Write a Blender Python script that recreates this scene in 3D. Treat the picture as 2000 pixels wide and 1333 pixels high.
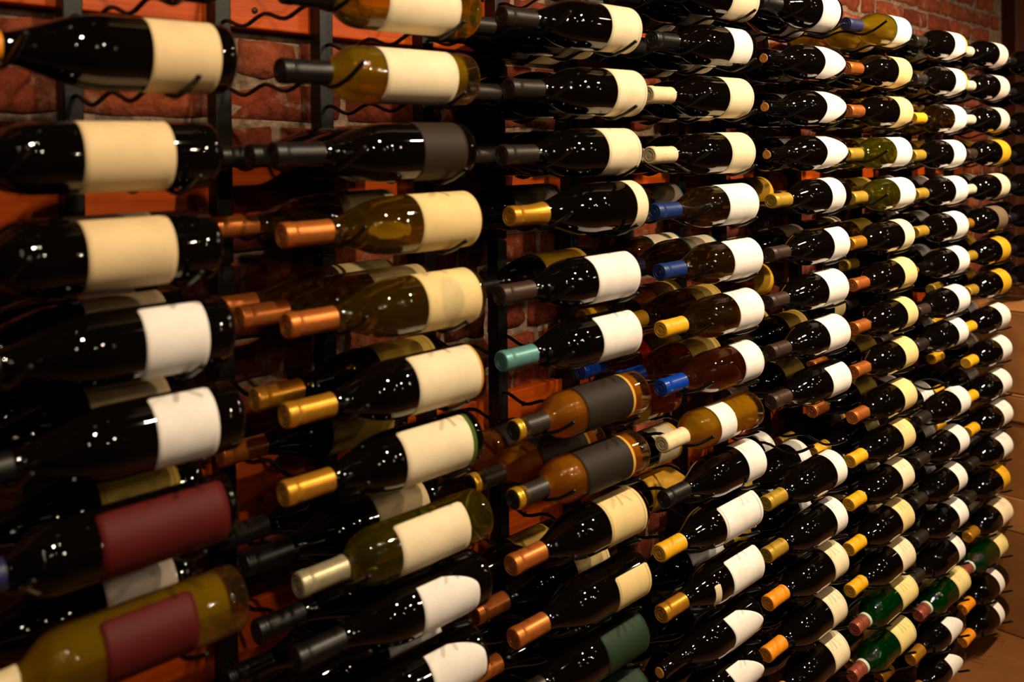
import bpy, math, random
from mathutils import Vector, Matrix

for _o in list(bpy.data.objects):
    bpy.data.objects.remove(_o)
scene = bpy.context.scene
COL = scene.collection

# ------------------------------------------------------------------ camera
# X runs along the brick wall (away to the right), -Y points out of the wall, Z is up, floor at 0
CAM_POS = Vector((-0.45675, -0.97335, 1.55))
YAW, PITCH, ROLL = math.radians(43.6), math.radians(0.43), math.radians(-0.55)
fwd = Vector((math.sin(YAW)*math.cos(PITCH), math.cos(YAW)*math.cos(PITCH), -math.sin(PITCH)))
rgt = Vector((math.cos(YAW), -math.sin(YAW), 0))
upv = rgt.cross(fwd)
r2 = rgt*math.cos(ROLL) + upv*math.sin(ROLL)
u2 = -rgt*math.sin(ROLL) + upv*math.cos(ROLL)
cam = bpy.data.cameras.new('camera')
cam.sensor_width = 36.0
cam.lens = 1711.0/2000*36
cam.shift_y = -(666.5-334.1)/2000
cam.clip_start = 0.05
cam.dof.use_dof = True
cam.dof.focus_distance = 1.85
cam.dof.aperture_fstop = 3.4
cam_ob = bpy.data.objects.new('camera', cam)
m = Matrix((r2, u2, -fwd)).transposed().to_4x4()
m.translation = CAM_POS
cam_ob.matrix_world = m
COL.objects.link(cam_ob)
scene.camera = cam_ob

# ------------------------------------------------------------------ world, exposure, lamps
scene.view_settings.view_transform = 'Standard'
scene.view_settings.look = 'None'
scene.view_settings.gamma = 1
scene.view_settings.use_curve_mapping = False
scene.view_settings.exposure = 0.12
world = bpy.data.worlds.new('world')
scene.world = world
world.use_nodes = True
world.node_tree.nodes['Background'].inputs[0].default_value = (0.55, 0.30, 0.14, 1)
world.node_tree.nodes['Background'].inputs[1].default_value = 0.0015
scene.cycles.sample_clamp_indirect = 4.0
scene.cycles.caustics_refractive = False
scene.cycles.caustics_reflective = False
scene.cycles.max_bounces = 14
scene.cycles.transmission_bounces = 14

def spot(name, loc, aim, power, col=(1.0, 0.79, 0.54), radius=0.022, cone=105):
    l = bpy.data.lights.new(name, 'SPOT')
    l.energy = power
    l.color = col
    l.shadow_soft_size = radius
    l.spot_size = math.radians(cone)
    l.spot_blend = 0.9
    o = bpy.data.objects.new(name, l)
    o.location = loc
    o.rotation_euler = (Vector(aim)-Vector(loc)).to_track_quat('-Z', 'Y').to_euler()
    COL.objects.link(o)

# track of small halogen spots hung along the aisle in front of the racks
TRACK_Y, TRACK_Z = -0.90, 2.42
for x, p in ((-0.35, 32), (0.40, 44), (1.15, 62), (1.85, 92), (2.45, 96), (3.3, 22)):
    spot('track_spot', (x, TRACK_Y, TRACK_Z), (x, 0.0, 1.2), p)
# farther lamps of the room
for x, y, z, p in ((0.2, -2.9, 2.6, 14), (1.3, -2.4, 2.65, 14), (2.5, -3.3, 2.75, 22), (4.4, -2.6, 2.7, 16), (3.3, -4.6, 2.8, 16), (5.6, -1.5, 2.6, 12)):
    spot('room_lamp', (x, y, z), (x-0.3, 0.0, 1.2), p, radius=0.028)
# little pendant bulbs strung across the shop behind the camera
for x, y, z in ((0.8, -1.9, 2.2), (1.6, -2.0, 2.15), (2.3, -1.7, 2.25), (3.1, -2.2, 2.1), (3.7, -1.6, 2.3), (4.8, -2.1, 2.2), (1.0, -3.8, 2.3), (2.0, -4.2, 2.2),
                (-0.7, -1.9, 2.2), (-1.3, -1.5, 2.3), (-1.7, -2.7, 2.15), (-0.1, -3.0, 2.2), (-1.0, -0.9, 2.35)):
    spot('pendant_bulb', (x, y, z), (x-0.2, 0.0, 1.2), 3.5, radius=0.011)

# ------------------------------------------------------------------ table of the bottles
W, DZ, Z0 = 0.378, 0.105, 1.55+0.01995
DEPTH = 0.095
# per column: (row, shift along the wall, lift, shape, glass, capsule, label colour, label from, label to, label style)
FRONT = {
 'A': [
  (-2, -0.004, -0.0005, 'bd', 'blk', 'blackcap', 'beige', 0.117, 0.055, 'r'),
  (-1, 0.006, 0.0005, 'bg', 'blk', 'orangecap', 'beige', 0.096, 0.02, 'r'),
  (0, -0.013, -0.0028, 'bd', 'blk', 'blackcap', 'beige', 0.146, 0.053, 'r'),
  (1, -0.012, -0.002, 'bd', 'blk', 'blackcap', 'beige', 0.145, 0.054, 'r'),
  (2, -0.0, 0.0011, 'bg', 'blk', 'blackcap', 'white', 0.101, 0.032, 'r'),
  (3, 0.011, 0.0048, 'bg', 'blk', 'blackcap', 'white', 0.101, 0.033, 'r'),
  (4, 0.003, 0.008, 'bd', 'blk', 'navycap', 'maroon', 0.15, 0.013, 'r'),
  (5, 0.014, 0.0013, 'bd', 'gold', 'creamcap', 'maroon', 0.158, 0.061, 'r'),
 ],
 'B': [
  (-2, 0.004, -0.0051, 'bd', 'olive', 'blackcap', 'cream', 0.164, 0.042, 'r'),
  (-1, -0.001, 0.0018, 'bd', 'gold', 'blackcap', 'cream', 0.163, 0.043, 'r'),
  (0, -0.012, 0.0006, 'bg', 'blk', 'blackcap', 'brown', 0.095, 0.019, 'r'),
  (1, -0.001, 0.0066, 'bg', 'amber', 'coppercap', 'tan', 0.109, 0.006, 'r'),
  (2, 0.004, -0.0002, 'bg', 'amber', 'coppercap', 'tan', 0.107, 0.011, 'm'),
  (3, 0.0, -0.0056, 'bg', 'blk', 'goldcap', 'cream', 0.12, 0.006, 'o'),
  (4, -0.003, 0.0036, 'bg', 'blk', 'goldcap', 'cream', 0.138, 0.016, 'f'),
  (5, 0.016, -0.008, 'bd', 'olive', 'silvercap', 'cream', 0.164, 0.046, 'r'),
  (6, 0.011, 0.0033, 'bg', 'blk', 'blackcap', 'white', 0.126, 0.028, 'a'),
  (7, 0.003, 0.0024, 'bg', 'blk', 'blackcap', 'white', 0.102, 0.008, 'a'),
 ],
 'C': [
  (-2, -0.007, 0.0014, 'bg', 'blk', 'charcap', 'cream', 0.085, 0.006, 'b'),
  (-1, 0.006, -0.0023, 'bg', 'blk', 'charcap', 'cream', 0.085, 0.006, 'b'),
  (0, -0.009, 0.0006, 'bg', 'blk', 'charcap', 'cream', 0.093, 0.008, 'b'),
  (1, 0.006, 0.008, 'ch', 'blk', 'goldcap', 'cream', 0.04, 0.01, 'r'),
  (2, -0.017, -0.002, 'bg', 'blk', 'browncap', 'white', 0.114, 0.006, 'r'),
  (3, -0.014, 0.0022, 'bg', 'blk', 'tealcap', 'white', 0.106, 0.006, 'r'),
  (4, 0.01, -0.0007, 'bd', 'rose', 'chargoldcap', 'charcoal', 0.166, 0.045, 'g'),
  (5, 0.008, -0.0012, 'bd', 'rose', 'chargoldcap', 'charcoal', 0.166, 0.045, 'g'),
  (6, 0.002, 0.0016, 'bg', 'blk', 'coppercap', 'tan', 0.106, 0.012, 'b'),
  (7, 0.006, -0.008, 'bg', 'blk', 'coppercap', 'tan', 0.091, 0.006, 'b'),
  (8, -0.001, -0.0011, 'bg', 'blk', 'charcap', 'green', 0.113, 0.006, 'r'),
  (9, 0.002, 0.0023, 'bg', 'blk', 'greencap', 'green', 0.117, 0.006, 'r'),
 ],
 'D': [
  (-3, -0.003, -0.0077, 'bg', 'blk', 'blackcap', 'cream', 0.102, 0.006, 'b'),
  (-2, -0.014, 0.0002, 'bg', 'blk', 'blackcap', 'white', 0.089, 0.022, 'r'),
  (-1, -0.027, 0.0048, 'bg', 'blk', 'creamcap', 'cream', 0.092, 0.006, 'b'),
  (0, -0.023, 0.0001, 'bg', 'blk', 'creamcap', 'cream', 0.09, 0.006, 'b'),
  (1, -0.011, 0.0019, 'bg', 'olivedark', 'bluecap', 'white', 0.111, 0.006, 'r'),
  (2, 0.003, -0.004, 'bg', 'olivedark', 'bluecap', 'white', 0.11, 0.006, 'r'),
  (3, 0.006, -0.0042, 'bg', 'olivedark', 'yellowcap', 'white', 0.094, 0.006, 'r'),
  (4, 0.004, -0.0061, 'bg', 'brown', 'bluecap2', 'white', 0.074, 0.006, 'b'),
  (5, 0.007, -0.0019, 'bd', 'peach', 'creamcap', 'white', 0.16, 0.106, 'r'),
  (6, 0.011, -0.0024, 'bg', 'blk', 'blackcap', 'white', 0.071, 0.006, 'r'),
  (7, -0.004, 0.008, 'bg', 'blk', 'yellowcap', 'white', 0.137, 0.006, 'b'),
  (8, 0.0, 0.0, 'bg', 'blk', 'goldcap', 'white', 0.118, 0.006, 'k'),
  (9, -0.007, 0.0001, 'bg', 'blk', 'cork', 'white', 0.112, 0.006, 'p'),
  (10, -0.005, 0.0062, 'bg', 'blk', 'cork', 'white', 0.111, 0.006, 'p'),
 ],
 'E': [
  (-3, -0.027, 0.0049, 'ch', 'blk', 'blackcap', 'white', 0.099, 0.016, 'b'),
  (-2, -0.008, -0.0044, 'bg', 'blk', 'cork', 'white', 0.108, 0.006, 'p'),
  (-1, -0.005, -0.0024, 'bg', 'blk', 'cork', 'white', 0.103, 0.006, 'p'),
  (0, 0.002, 0.0015, 'bg', 'blk', 'cork', 'white', 0.111, 0.006, 'p'),
  (1, 0.019, 0.0072, 'bg', 'blk', 'olivecap', 'white', 0.1, 0.035, 'r'),
  (2, 0.009, -0.0013, 'bg', 'blk', 'browncap', 'white', 0.082, 0.006, 'r'),
  (3, 0.002, 0.0026, 'bg', 'blk', 'browncap', 'white', 0.102, 0.006, 'r'),
  (4, 0.009, -0.0, 'bg', 'blk', 'browncap', 'white', 0.105, 0.006, 'r'),
  (5, 0.012, -0.002, 'bg', 'blk', 'browncap', 'white', 0.095, 0.006, 'r'),
  (7, -0.012, -0.0026, 'bg', 'blk', 'olivecap', 'white', 0.054, 0.006, 'r'),
  (8, -0.011, -0.008, 'bg', 'blk', 'olivecap', 'white', 0.057, 0.006, 'r'),
  (9, -0.007, -0.0062, 'bg', 'blk', 'orangecap', 'cream', 0.072, 0.006, 'b'),
  (10, -0.016, -0.0078, 'bg', 'blk', 'orangecap', 'cream', 0.074, 0.006, 'b'),
  (11, -0.005, -0.008, 'bg', 'blk', 'orangecap', 'cream', 0.077, 0.006, 'b'),
 ],
 'F': [
  (-3, -0.008, 0.0025, 'bg', 'gold', 'navycap', 'white', 0.1, 0.006, 't'),
  (-2, -0.009, 0.0013, 'bg', 'blk', 'coppercap', 'tan', 0.088, 0.006, 'r'),
  (-1, -0.004, 0.0027, 'bg', 'blk', 'coppercap', 'tan', 0.088, 0.006, 'r'),
  (0, -0.012, 0.0023, 'bg', 'olive', 'olivecap', 'white', 0.1, 0.006, 'r'),
  (1, 0.009, 0.0007, 'bg', 'olive', 'olivecap', 'white', 0.102, 0.006, 'r'),
  (2, 0.001, -0.0046, 'bg', 'blk', 'goldcap', 'cream', 0.067, 0.006, 'r'),
  (3, 0.016, -0.0013, 'bg', 'blk', 'coppercap', 'tan', 0.083, 0.006, 'r'),
  (4, 0.02, -0.0026, 'bg', 'blk', 'coppercap', 'tan', 0.07, 0.006, 'r'),
  (5, 0.02, -0.003, 'bg', 'blk', 'coppercap', 'tan', 0.084, 0.006, 'r'),
  (6, 0.011, -0.008, 'bg', 'blk', 'coppercap', 'tan', 0.083, 0.006, 'r'),
  (7, -0.001, -0.0067, 'bg', 'blk', 'yellowcap', 'tan', 0.079, 0.006, 'r'),
  (8, -0.009, -0.0047, 'bg', 'blk', 'yellowcap', 'cream', 0.079, 0.006, 'r'),
  (9, -0.01, -0.008, 'bg', 'blk', 'yellowcap', 'tan', 0.079, 0.006, 'r'),
  (10, -0.005, -0.0061, 'bg', 'blk', 'yellowcap', 'cream', 0.086, 0.006, 'r'),
  (11, 0.017, 0.0008, 'bd', 'green', 'rosecap', 'straw', 0.103, 0.006, 'b'),
  (12, 0.002, -0.0037, 'bd', 'green', 'rosecap', 'straw', 0.102, 0.006, 'b'),
 ],
 'G': [
  (-3, 0.006, -0.0013, 'bg', 'blk', 'charcap', 'white', 0.098, 0.006, 'y'),
  (-2, 0.008, -0.0009, 'bg', 'blk', 'charcap', 'white', 0.095, 0.006, 'y'),
  (-1, 0.002, -0.0035, 'bg', 'olivedark', 'yellowcap', 'white', 0.098, 0.006, 'r'),
  (0, -0.007, -0.0006, 'bg', 'blk', 'olivecap', 'white', 0.098, 0.006, 'r'),
  (1, 0.011, -0.0014, 'bg', 'blk', 'olivecap', 'white', 0.103, 0.006, 'r'),
  (2, 0.01, -0.0004, 'bg', 'blk', 'olivecap', 'white', 0.095, 0.006, 'r'),
  (3, 0.017, 0.002, 'bg', 'blk', 'cork', 'white', 0.087, 0.006, 'r'),
  (4, 0.02, -0.008, 'bg', 'blk', 'browncap', 'white', 0.093, 0.006, 'r'),
  (5, 0.005, 0.0026, 'bg', 'blk', 'charcap', 'white', 0.079, 0.006, 'r'),
  (7, 0.02, 0.0069, 'bg', 'blk', 'charcap', 'white', 0.082, 0.006, 'r'),
  (8, 0.008, -0.0007, 'bg', 'blk', 'charcap', 'white', 0.08, 0.006, 'r'),
  (9, -0.01, -0.0026, 'bg', 'blk', 'charcap', 'white', 0.071, 0.006, 'r'),
  (10, -0.003, -0.0036, 'bg', 'blk', 'charcap', 'white', 0.075, 0.006, 'r'),
  (11, -0.03, 0.0019, 'bg', 'blk', 'charcap', 'white', 0.054, 0.006, 'r'),
  (12, 0.02, 0.0005, 'bd', 'green', 'rosecap', 'straw', 0.098, 0.006, 'b'),
  (13, -0.03, 0.0017, 'bg', 'blk', 'goldcap', 'white', 0.119, 0.029, 'p'),
  (14, -0.03, 0.0054, 'bg', 'blk', 'goldcap', 'white', 0.113, 0.031, 'p'),
 ],
 'H': [
  (-3, -0.013, 0.0005, 'bg', 'blk', 'palecap', 'pink', 0.085, 0.006, 'r'),
  (-2, -0.0, 0.0021, 'bg', 'blk', 'palecap', 'pink', 0.091, 0.006, 'r'),
  (-1, -0.002, 0.0029, 'bg', 'blk', 'palecap', 'pink', 0.086, 0.006, 'r'),
  (0, 0.011, 0.0048, 'bg', 'blk', 'browncap', 'yellow', 0.087, 0.009, 'r'),
  (1, -0.0, 0.0006, 'bg', 'blk', 'palecap', 'cream', 0.086, 0.006, 'r'),
  (2, -0.022, 0.002, 'bg', 'blk', 'goldcap', 'taupe', 0.09, 0.006, 'r'),
  (3, 0.006, 0.0067, 'bg', 'blk', 'olivecap', 'yellow', 0.087, 0.009, 'r'),
  (4, 0.015, 0.0068, 'bg', 'blk', 'olivecap', 'yellow', 0.092, 0.014, 'r'),
  (5, -0.002, 0.0015, 'bg', 'blk', 'yellowcap', 'white', 0.086, 0.006, 'r'),
  (6, 0.011, 0.001, 'bg', 'blk', 'yellowcap', 'white', 0.092, 0.006, 'r'),
  (7, 0.009, -0.0024, 'bg', 'blk', 'yellowcap', 'white', 0.092, 0.006, 'r'),
  (8, 0.018, -0.0001, 'bg', 'blk', 'yellowcap', 'white', 0.092, 0.006, 'r'),
  (9, 0.016, 0.0004, 'bg', 'blk', 'charcap', 'white', 0.092, 0.006, 'r'),
  (10, -0.01, 0.0066, 'bg', 'blk', 'charcap', 'yellow', 0.072, 0.009, 'r'),
  (11, 0.013, -0.0036, 'bg', 'blk', 'goldcap', 'cream', 0.102, 0.006, 'r'),
  (12, -0.029, 0.008, 'bd', 'green', 'rosecap', 'straw', 0.082, 0.006, 'r'),
  (13, -0.03, 0.0014, 'bg', 'blk', 'orangecap', 'white', 0.091, 0.048, 'r'),
  (14, -0.03, 0.008, 'bg', 'blk', 'orangecap', 'white', 0.092, 0.05, 'r'),
 ],
 'I': [
  (-3, 0.0, 0, 'bg', 'blk', 'blackcap', 'brown', 0.11, 0.02, 'r'),
  (-2, 0.0, 0, 'bg', 'blk', 'blackcap', 'brown', 0.11, 0.02, 'r'),
  (-1, 0.0, 0, 'bg', 'blk', 'blackcap', 'brown', 0.11, 0.02, 'r'),
  (0, 0.0, 0, 'bg', 'blk', 'blackcap', 'brown', 0.11, 0.02, 'r'),
  (1, 0.0, 0, 'bg', 'blk', 'blackcap', 'brown', 0.11, 0.02, 'r'),
  (2, 0.0, 0, 'bg', 'blk', 'blackcap', 'brown', 0.11, 0.02, 'r'),
  (3, 0.0, 0, 'bg', 'blk', 'blackcap', 'brown', 0.11, 0.02, 'r'),
  (4, 0.0, 0, 'bg', 'blk', 'blackcap', 'brown', 0.11, 0.02, 'r'),
 ],
}
# what stands behind the front bottle: rows with an empty middle / back cradle, and wines that differ
NO_MID = {'A': (-2, -1), 'B': (-2, -1, 1, 4), 'C': (1, 3, 4, 6), 'D': (1, 5, 6, 7), 'E': (1, 3, 6), 'F': (3, 4), 'G': (4,), 'H': (), 'I': ()}
NO_BACK = {'A': (-2, -1, 0, 1, 4), 'B': (-2, -1, 3, 6), 'C': (2, 3, 4, 6), 'D': (8,), 'E': (2, 6), 'F': (3,), 'G': (), 'H': (), 'I': tuple(range(-3, 5))}
OTHER = {   # (col,row,slot): (shape, glass, capsule, label, from, to, style)
 ('A', 2, 1): ('bg', 'blk', 'goldcap', 'beige', .12, .03, 'r'), ('A', 3, 1): ('bg', 'blk', 'goldcap', 'beige', .13, .04, 'r'),
 ('A', 4, 1): ('bg', 'blk', 'coppercap', 'goldleaf', .12, .03, 'b'), ('A', 5, 1): ('bg', 'blk', 'blackcap', 'pink', .10, .02, 'r'),
 ('B', 0, 1): ('bg', 'blk', 'blackcap', 'brown', .10, .02, 'r'), ('B', 3, 1): ('bg', 'blk', 'goldcap', 'goldleaf', .12, .02, 'b'),
 ('B', 4, 2): ('bg', 'blk', 'coppercap', 'goldleaf', .14, .03, 'r'), ('B', 5, 1): ('bg', 'blk', 'blackcap', 'beige', .11, .02, 'r'),
 ('B', 5, 2): ('bg', 'blk', 'charcap', 'taupe', .11, .02, 'r'), ('B', 6, 1): ('bg', 'blk', 'blackcap', 'beige', .12, .02, 'r'),
 ('C', 1, 2): ('bg', 'blk', 'blackcap', 'taupe', .13, .015, 'b'), ('C', 2, 1): ('bg', 'blk', 'blackcap', 'yellow', .14, .03, 'r'),
 ('C', 7, 2): ('bg', 'blk', 'coppercap', 'goldleaf', .13, .04, 'r'), ('C', 8, 1): ('bg', 'blk', 'coppercap', 'tan', .10, .02, 'r'),
 ('D', 1, 2): ('bg', 'olivedark', 'navycap', 'taupe', .11, .006, 't'), ('D', 2, 1): ('bg', 'olivedark', 'navycap', 'cream', .11, .006, 't'),
 ('D', 2, 2): ('bg', 'olivedark', 'navycap', 'cream', .11, .006, 't'), ('D', 3, 1): ('bg', 'olivedark', 'yellowcap', 'goldleaf', .10, .006, 'b'),
 ('D', 3, 2): ('bg', 'olivedark', 'yellowcap', 'goldleaf', .10, .006, 'b'), ('D', 4, 1): ('bg', 'brown', 'bluecap2', 'goldleaf', .11, .006, 'b'),
 ('D', 4, 2): ('bg', 'brown', 'bluecap2', 'goldleaf', .12, .006, 'b'), ('D', 5, 2): ('bd', 'rose', 'creamcap', 'yellow', .165, .115, 'r'),
 ('D', 6, 2): ('bg', 'blk', 'charcap', 'cream', .09, .006, 'y'), ('D', 7, 2): ('bg', 'blk', 'charcap', 'yellow', .13, .01, 'r'),
 ('D', 9, 2): ('bg', 'blk', 'olivecap', 'straw', .12, .01, 'r'), ('E', 1, 2): ('bg', 'blk', 'olivecap', 'yellow', .09, .006, 'b'),
 ('E', 2, 1): ('bg', 'blk', 'browncap', 'taupe', .10, .01, 'r'), ('E', 3, 2): ('bg', 'olivedark', 'olivecap', 'yellow', .10, .01, 'r'),
 ('E', 4, 1): ('bg', 'blk', 'browncap', 'goldleaf', .11, .02, 'r'), ('E', 5, 1): ('bg', 'blk', 'browncap', 'goldleaf', .11, .02, 'r'),
 ('E', 4, 2): ('bg', 'blk', 'browncap', 'goldleaf', .11, .02, 'r'), ('E', 5, 2): ('bg', 'blk', 'browncap', 'goldleaf', .11, .02, 'r'),
 ('F', 2, 1): ('bg', 'olivedark', 'goldcap', 'goldleaf', .10, .01, 'r'), ('F', 5, 1): ('bg', 'blk', 'coppercap', 'goldleaf', .11, .01, 'r'),
 ('F', 6, 1): ('bg', 'blk', 'coppercap', 'goldleaf', .11, .01, 'r'), ('F', 7, 2): ('bg', 'blk', 'olivecap', 'taupe', .10, .006, 'y'),
 ('F', -2, 1): ('bg', 'blk', 'coppercap', 'yellow', .09, .006, 'r'), ('F', -1, 1): ('bg', 'blk', 'coppercap', 'yellow', .09, .006, 'r'),
 ('F', 0, 1): ('bg', 'olivedark', 'olivecap', 'goldleaf', .10, .006, 'r'), ('F', 1, 1): ('bg', 'olivedark', 'olivecap', 'goldleaf', .11, .006, 'r'),
 ('G', -2, 1): ('bg', 'blk', 'charcap', 'yellow', .10, .006, 'r'), ('G', -1, 1): ('bg', 'olivedark', 'yellowcap', 'yellow', .10, .006, 'r'),
 ('G', 0, 1): ('bg', 'olivedark', 'olivecap', 'yellow', .10, .006, 'r'), ('G', 1, 1): ('bg', 'blk', 'olivecap', 'pink', .10, .006, 'r'),
 ('G', 3, 2): ('bg', 'blk', 'olivecap', 'brown', .10, .006, 'r'), ('G', 4, 2): ('bg', 'blk', 'charcap', 'brown', .10, .006, 'r'),
 ('H', 6, 1): ('bg', 'blk', 'yellowcap', 'pink', .10, .006, 'r'), ('H', 8, 1): ('bg', 'blk', 'yellowcap', 'yellow', .10, .006, 'r'),
}

# ------------------------------------------------------------------ helpers
def lin(c):
    return tuple((v/255/12.92 if v/255 <= 0.04045 else ((v/255+0.055)/1.055)**2.4) for v in c)

def put(name, mesh, mat=None, parent=None):
    o = bpy.data.objects.new(name, mesh)
    COL.objects.link(o)
    if mat is not None and not mesh.materials:
        mesh.materials.append(mat)
    if parent is not None:
        o.parent = parent
    return o

def empty(name, loc=(0, 0, 0)):
    o = bpy.data.objects.new(name, None)
    o.empty_display_size = 0.05
    o.location = loc
    COL.objects.link(o)
    return o

def tag(o, label, cat, group=None):
    o['label'] = label
    o['category'] = cat
    if group:
        o['group'] = group
    return o

def mesh_from(name, v, f, smooth=True, mat=None):
    me = bpy.data.meshes.new(name)
    me.from_pydata(v, [], f)
    me.update()
    if smooth:
        for p in me.polygons:
            p.use_smooth = True
    if mat is not None:
        me.materials.append(mat)
    return me

def box_mesh(name, x0, x1, y0, y1, z0, z1, ch=0.0, mat=None):
    """a box with chamfered edges"""
    if ch <= 0:
        v = [(x, y, z) for x in (x0, x1) for y in (y0, y1) for z in (z0, z1)]
        f = [(0, 1, 3, 2), (4, 6, 7, 5), (0, 4, 5, 1), (2, 3, 7, 6), (0, 2, 6, 4), (1, 5, 7, 3)]
        return mesh_from(name, v, f, False, mat)
    import bmesh
    bm = bmesh.new()
    bmesh.ops.create_cube(bm, size=1)
    for q in bm.verts:
        q.co = Vector(((x0+x1)/2+q.co.x*(x1-x0), (y0+y1)/2+q.co.y*(y1-y0), (z0+z1)/2+q.co.z*(z1-z0)))
    bmesh.ops.bevel(bm, geom=list(bm.edges), offset=ch, segments=2, affect='EDGES', profile=0.5)
    me = bpy.data.meshes.new(name)
    bm.to_mesh(me)
    bm.free()
    if mat is not None:
        me.materials.append(mat)
    return me

def lathe(name, prof, seg=40, mat=None, sharp=40):
    """prof: (t, r) from one end to the other; axis runs along -X"""
    v, f, rings = [], [], []
    for t, r in prof:
        if r < 1e-6:
            rings.append([len(v)])
            v.append((-t, 0, 0))
        else:
            rings.append(list(range(len(v), len(v)+seg)))
            for i in range(seg):
                a = 2*math.pi*i/seg
                v.append((-t, r*math.cos(a), r*math.sin(a)))
    for a, b in zip(rings, rings[1:]):
        for i in range(seg):
            j = (i+1) % seg
            if len(a) == 1 and len(b) == 1:
                continue
            if len(a) == 1:
                f.append((a[0], b[j], b[i]))
            elif len(b) == 1:
                f.append((a[i], a[j], b[0]))
            else:
                f.append((a[i], a[j], b[j], b[i]))
    me = mesh_from(name, v, f, True, mat)
    import bmesh
    bm = bmesh.new()
    bm.from_mesh(me)
    bmesh.ops.recalc_face_normals(bm, faces=bm.faces)
    for e in bm.edges:
        if len(e.link_faces) == 2 and e.calc_face_angle() > math.radians(sharp):
            e.smooth = False
    bm.to_mesh(me)
    bm.free()
    return me

def smoothstep_profile(pts, n=4):
    """Catmull-Rom through (t, r) points"""
    out = []
    for i in range(len(pts)-1):
        p0 = pts[max(i-1, 0)]; p1 = pts[i]; p2 = pts[i+1]; p3 = pts[min(i+2, len(pts)-1)]
        for k in range(n):
            s = k/n
            out.append(tuple(0.5*((2*p1[d])+(-p0[d]+p2[d])*s+(2*p0[d]-5*p1[d]+4*p2[d]-p3[d])*s*s+(-p0[d]+3*p1[d]-3*p2[d]+p3[d])*s**3) for d in (0, 1)))
    out.append(pts[-1])
    return out

def sweep(name, pts, rad, seg=8, mat=None):
    v, f = [], []
    n = len(pts)
    for i, p in enumerate(pts):
        a = Vector(pts[max(i-1, 0)]); b = Vector(pts[min(i+1, n-1)])
        d = (b-a).normalized()
        s = Vector((1, 0, 0))
        u = s.cross(d).normalized()
        for k in range(seg):
            w = 2*math.pi*k/seg
            v.append(tuple(Vector(p)+rad*(math.cos(w)*s+math.sin(w)*u)))
    for i in range(n-1):
        for k in range(seg):
            j = (k+1) % seg
            f.append((i*seg+k, i*seg+j, (i+1)*seg+j, (i+1)*seg+k))
    # rounded ends
    for i, sg in ((0, -1), (n-1, 1)):
        d = (Vector(pts[1])-Vector(pts[0])) if i == 0 else (Vector(pts[-1])-Vector(pts[-2]))
        c = len(v)
        v.append(tuple(Vector(pts[i])+sg*d.normalized()*rad*0.8))
        for k in range(seg):
            j = (k+1) % seg
            f.append((c, i*seg+k, i*seg+j) if sg > 0 else (c, i*seg+j, i*seg+k))
    return mesh_from(name, v, f, True, mat)

# ------------------------------------------------------------------ materials
def new_mat(name):
    mt = bpy.data.materials.new(name)
    mt.use_nodes = True
    nt = mt.node_tree
    return mt, nt, nt.nodes['Principled BSDF']

def node(nt, kind, **kw):
    n = nt.nodes.new(kind)
    for k, v in kw.items():
        if k in n.inputs.keys():
            n.inputs[k].default_value = v
        else:
            setattr(n, k, v)
    return n

def ramp(nt, fac, stops):
    r = nt.nodes.new('ShaderNodeValToRGB')
    el = r.color_ramp.elements
    el[0].position, el[0].color = stops[0][0], tuple(stops[0][1])+(1,)
    el[1].position, el[1].color = stops[-1][0], tuple(stops[-1][1])+(1,)
    for p, c in stops[1:-1]:
        e = el.new(p)
        e.color = tuple(c)+(1,)
    nt.links.new(fac, r.inputs[0])
    return r

def paint(name, rgb, rough=0.5, metal=0.0, spec=0.5, var=0.15, scale=60, bump=0.0):
    """plain procedural paint / metal / plastic with a little mottling"""
    mt, nt, b = new_mat(name)
    tc = node(nt, 'ShaderNodeTexCoord')
    nz = node(nt, 'ShaderNodeTexNoise', Scale=scale, Detail=4.0)
    nt.links.new(tc.outputs['Object'], nz.inputs['Vector'])
    c = lin(rgb)
    r = ramp(nt, nz.outputs['Fac'], [(0.3, [q*(1-var) for q in c]), (0.7, [min(1, q*(1+var)) for q in c])])
    nt.links.new(r.outputs[0], b.inputs['Base Color'])
    b.inputs['Roughness'].default_value = rough
    b.inputs['Metallic'].default_value = metal
    b.inputs['Specular IOR Level'].default_value = spec
    if bump:
        bp = node(nt, 'ShaderNodeBump', Strength=bump, Distance=0.002)
        nt.links.new(nz.outputs['Fac'], bp.inputs['Height'])
        nt.links.new(bp.outputs[0], b.inputs['Normal'])
    return mt

def dark_glass(name, rgb):
    mt, nt, b = new_mat(name)
    lw = node(nt, 'ShaderNodeTexNoise', Scale=9.0)
    tc = node(nt, 'ShaderNodeTexCoord')
    nt.links.new(tc.outputs['Object'], lw.inputs['Vector'])
    c = lin(rgb)
    r = ramp(nt, lw.outputs['Fac'], [(0.3, [q*0.7 for q in c]), (0.7, [q*1.3 for q in c])])
    nt.links.new(r.outputs[0], b.inputs['Base Color'])
    b.inputs['Roughness'].default_value = 0.02
    b.inputs['IOR'].default_value = 1.52
    return mt

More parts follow.
